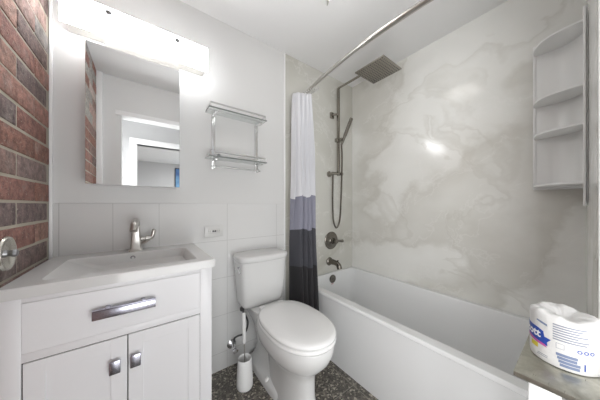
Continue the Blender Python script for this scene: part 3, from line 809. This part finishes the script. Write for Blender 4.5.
# printed marks: thin curved patches hugging the roll; s = distance round the roll from the camera side, h = height
A0 = math.atan2(-1.55-py_, 0.362-px_)       # direction from roll to camera
def onroll(s, h, off=0.0004):
    a = A0+s/pr; return (px_+(pr+off)*math.cos(a), py_+(pr+off)*math.sin(a), TT+h)
def patch(poly, m, name, off=0.0004, parent=None):
    """poly: (s,h) outline, cut into narrow strips so it follows the curve"""
    def f(bm):
        vs = [bm.verts.new((s, h, 0)) for s, h in poly]; bm.faces.new(vs)
        s0 = min(p[0] for p in poly); s1 = max(p[0] for p in poly); k = s0+0.003
        while k < s1:
            bmesh.ops.bisect_plane(bm, geom=bm.verts[:]+bm.edges[:]+bm.faces[:], plane_co=(k, 0, 0), plane_no=(1, 0, 0)); k += 0.003
        bmesh.ops.triangulate(bm, faces=bm.faces[:])
        for v in bm.verts: v.co = onroll(v.co.x, v.co.y, off)
    return part(parent or tr, name, m, f)
def rct(s0, s1, h0, h1, sk=0.0): return [(s0, h0), (s1, h0+sk), (s1, h1+sk), (s0, h1)]
# s grows clockwise seen from above -> towards the left of the picture when negative
SG = 1
def P(l): return [(SG*a, b) for a, b in l]
lab = patch(P([(-0.120, 0.056), (-0.060, 0.049), (-0.026, 0.043), (-0.027, 0.052), (-0.020, 0.062), (-0.032, 0.064), (-0.034, 0.076), (-0.045, 0.080), (-0.120, 0.086)]), M['inkblue'], 'logo_banner')
patch(P([(-0.090, 0.047), (-0.050, 0.041), (-0.027, 0.039), (-0.030, 0.045), (-0.050, 0.048), (-0.090, 0.054)]), M['inkpink'], 'logo_ribbon', 0.0006)
patch(P(rct(-0.066, -0.046, 0.028, 0.040)), M['inkyellow'], 'yellow_badge')
def text_on_roll(txt, s0, h0, size, m, name, off=0.0008, extrude=0.0):
    cu_ = bpy.data.curves.new('t', 'FONT'); cu_.body = txt; cu_.size = size; cu_.offset = size*0.03
    to_ = bpy.data.objects.new('t', cu_); COL.objects.link(to_)
    dg = bpy.context.evaluated_depsgraph_get(); me = bpy.data.meshes.new_from_object(to_.evaluated_get(dg))
    bpy.data.objects.remove(to_); bpy.data.curves.remove(cu_)
    def f(bm):
        bm.from_mesh(me)
        for k in range(60):
            bmesh.ops.bisect_plane(bm, geom=bm.verts[:]+bm.edges[:]+bm.faces[:], plane_co=(k*0.003, 0, 0), plane_no=(1, 0, 0))
        for v in bm.verts: v.co = onroll(SG*(s0+v.co.x), h0+v.co.y, off)
    o = part(tr, name, m, f); bpy.data.meshes.remove(me); return o
text_on_roll('Scott', -0.096, 0.0575, 0.0265, M['inkwhite'], 'brand_lettering')
patch(P([(-0.050, 0.098), (-0.036, 0.094), (-0.026, 0.092), (-0.027, 0.097), (-0.038, 0.100), (-0.048, 0.101)]), M['inkpale'], 'small_mark')
for i, b in enumerate((0.036, 0.030, 0.024, 0.038, 0.022, 0.040, 0.036)):
    hh = 0.106-i*0.0058
    patch(P(rct(-0.017, b, hh-0.0032, hh)), M['inkgrey'], 'printed_line')
for i in range(2): patch(P(rct(-0.048+i*.002, -0.026, 0.013+i*0.004, 0.0145+i*0.004, 0.0)), M['inkgrey'], 'printed_line')
patch(P(rct(-0.012, 0.001, 0.049, 0.0498)), M['inkgrey'], 'printed_line'); patch(P(rct(-0.012, 0.001, 0.061, 0.0618)), M['inkgrey'], 'printed_line')
patch(P(rct(-0.012, -0.0113, 0.049, 0.0618)), M['inkgrey'], 'printed_line'); patch(P(rct(0.0003, 0.001, 0.049, 0.0618)), M['inkgrey'], 'printed_line')
for k in range(3):
    c0 = 0.024+k*0.0105
    pts = [(c0+0.0042*math.cos(2*PI*i/16), 0.054+0.0042*math.sin(2*PI*i/16)) for i in range(17)]
    inner = [(c0+0.0024*math.cos(2*PI*i/16), 0.054+0.0024*math.sin(2*PI*i/16)) for i in range(17)]
    def f(bm):
        for i in range(16):
            q = [pts[i], pts[i+1], inner[i+1], inner[i]]
            bm.faces.new([bm.verts.new(onroll(SG*a, b)) for a, b in q])
    part(tr, 'recycling_symbol', M['inkblue'], f)
for i in range(4):
    patch(P(rct(-0.012+i*0.002, 0.021-0.003*(i % 2)+i*0.002, 0.009+0.0078*(3-i), 0.0155+0.0078*(3-i))), M['inkpale'], 'printed_block')
patch(P(rct(0.031, 0.0335, 0.012, 0.028)), M['inkblue'], 'printed_bar')

# blue picture on the far bedroom wall, glimpsed in the mirror
bp_ = thing('wall_picture', 'blue framed picture glimpsed at the right edge of the mirror', 'picture', (1.6, -6.6, 2.0))
def f(bm): box(bm, 1.2, 1.9, -6.6, -6.57, 1.70, 2.36, 0.004)
part(bp_, 'frame', mat('dark_frame', sr(50, 54, 60), 0.4), f)
def f(bm): box(bm, 1.22, 1.88, -6.571, -6.566, 1.73, 2.33)
m = mat('blue_picture_print', sr(70, 120, 170), 0.4); t = NT(m); v = t.coords(); n = t.noise(v, 3, 4)
t.l(t.ramp(n.outputs[0], [(0.3, sr(40, 80, 140)), (0.7, sr(120, 170, 205))]), t.b.inputs['Base Color'])
part(bp_, 'print', m, f)
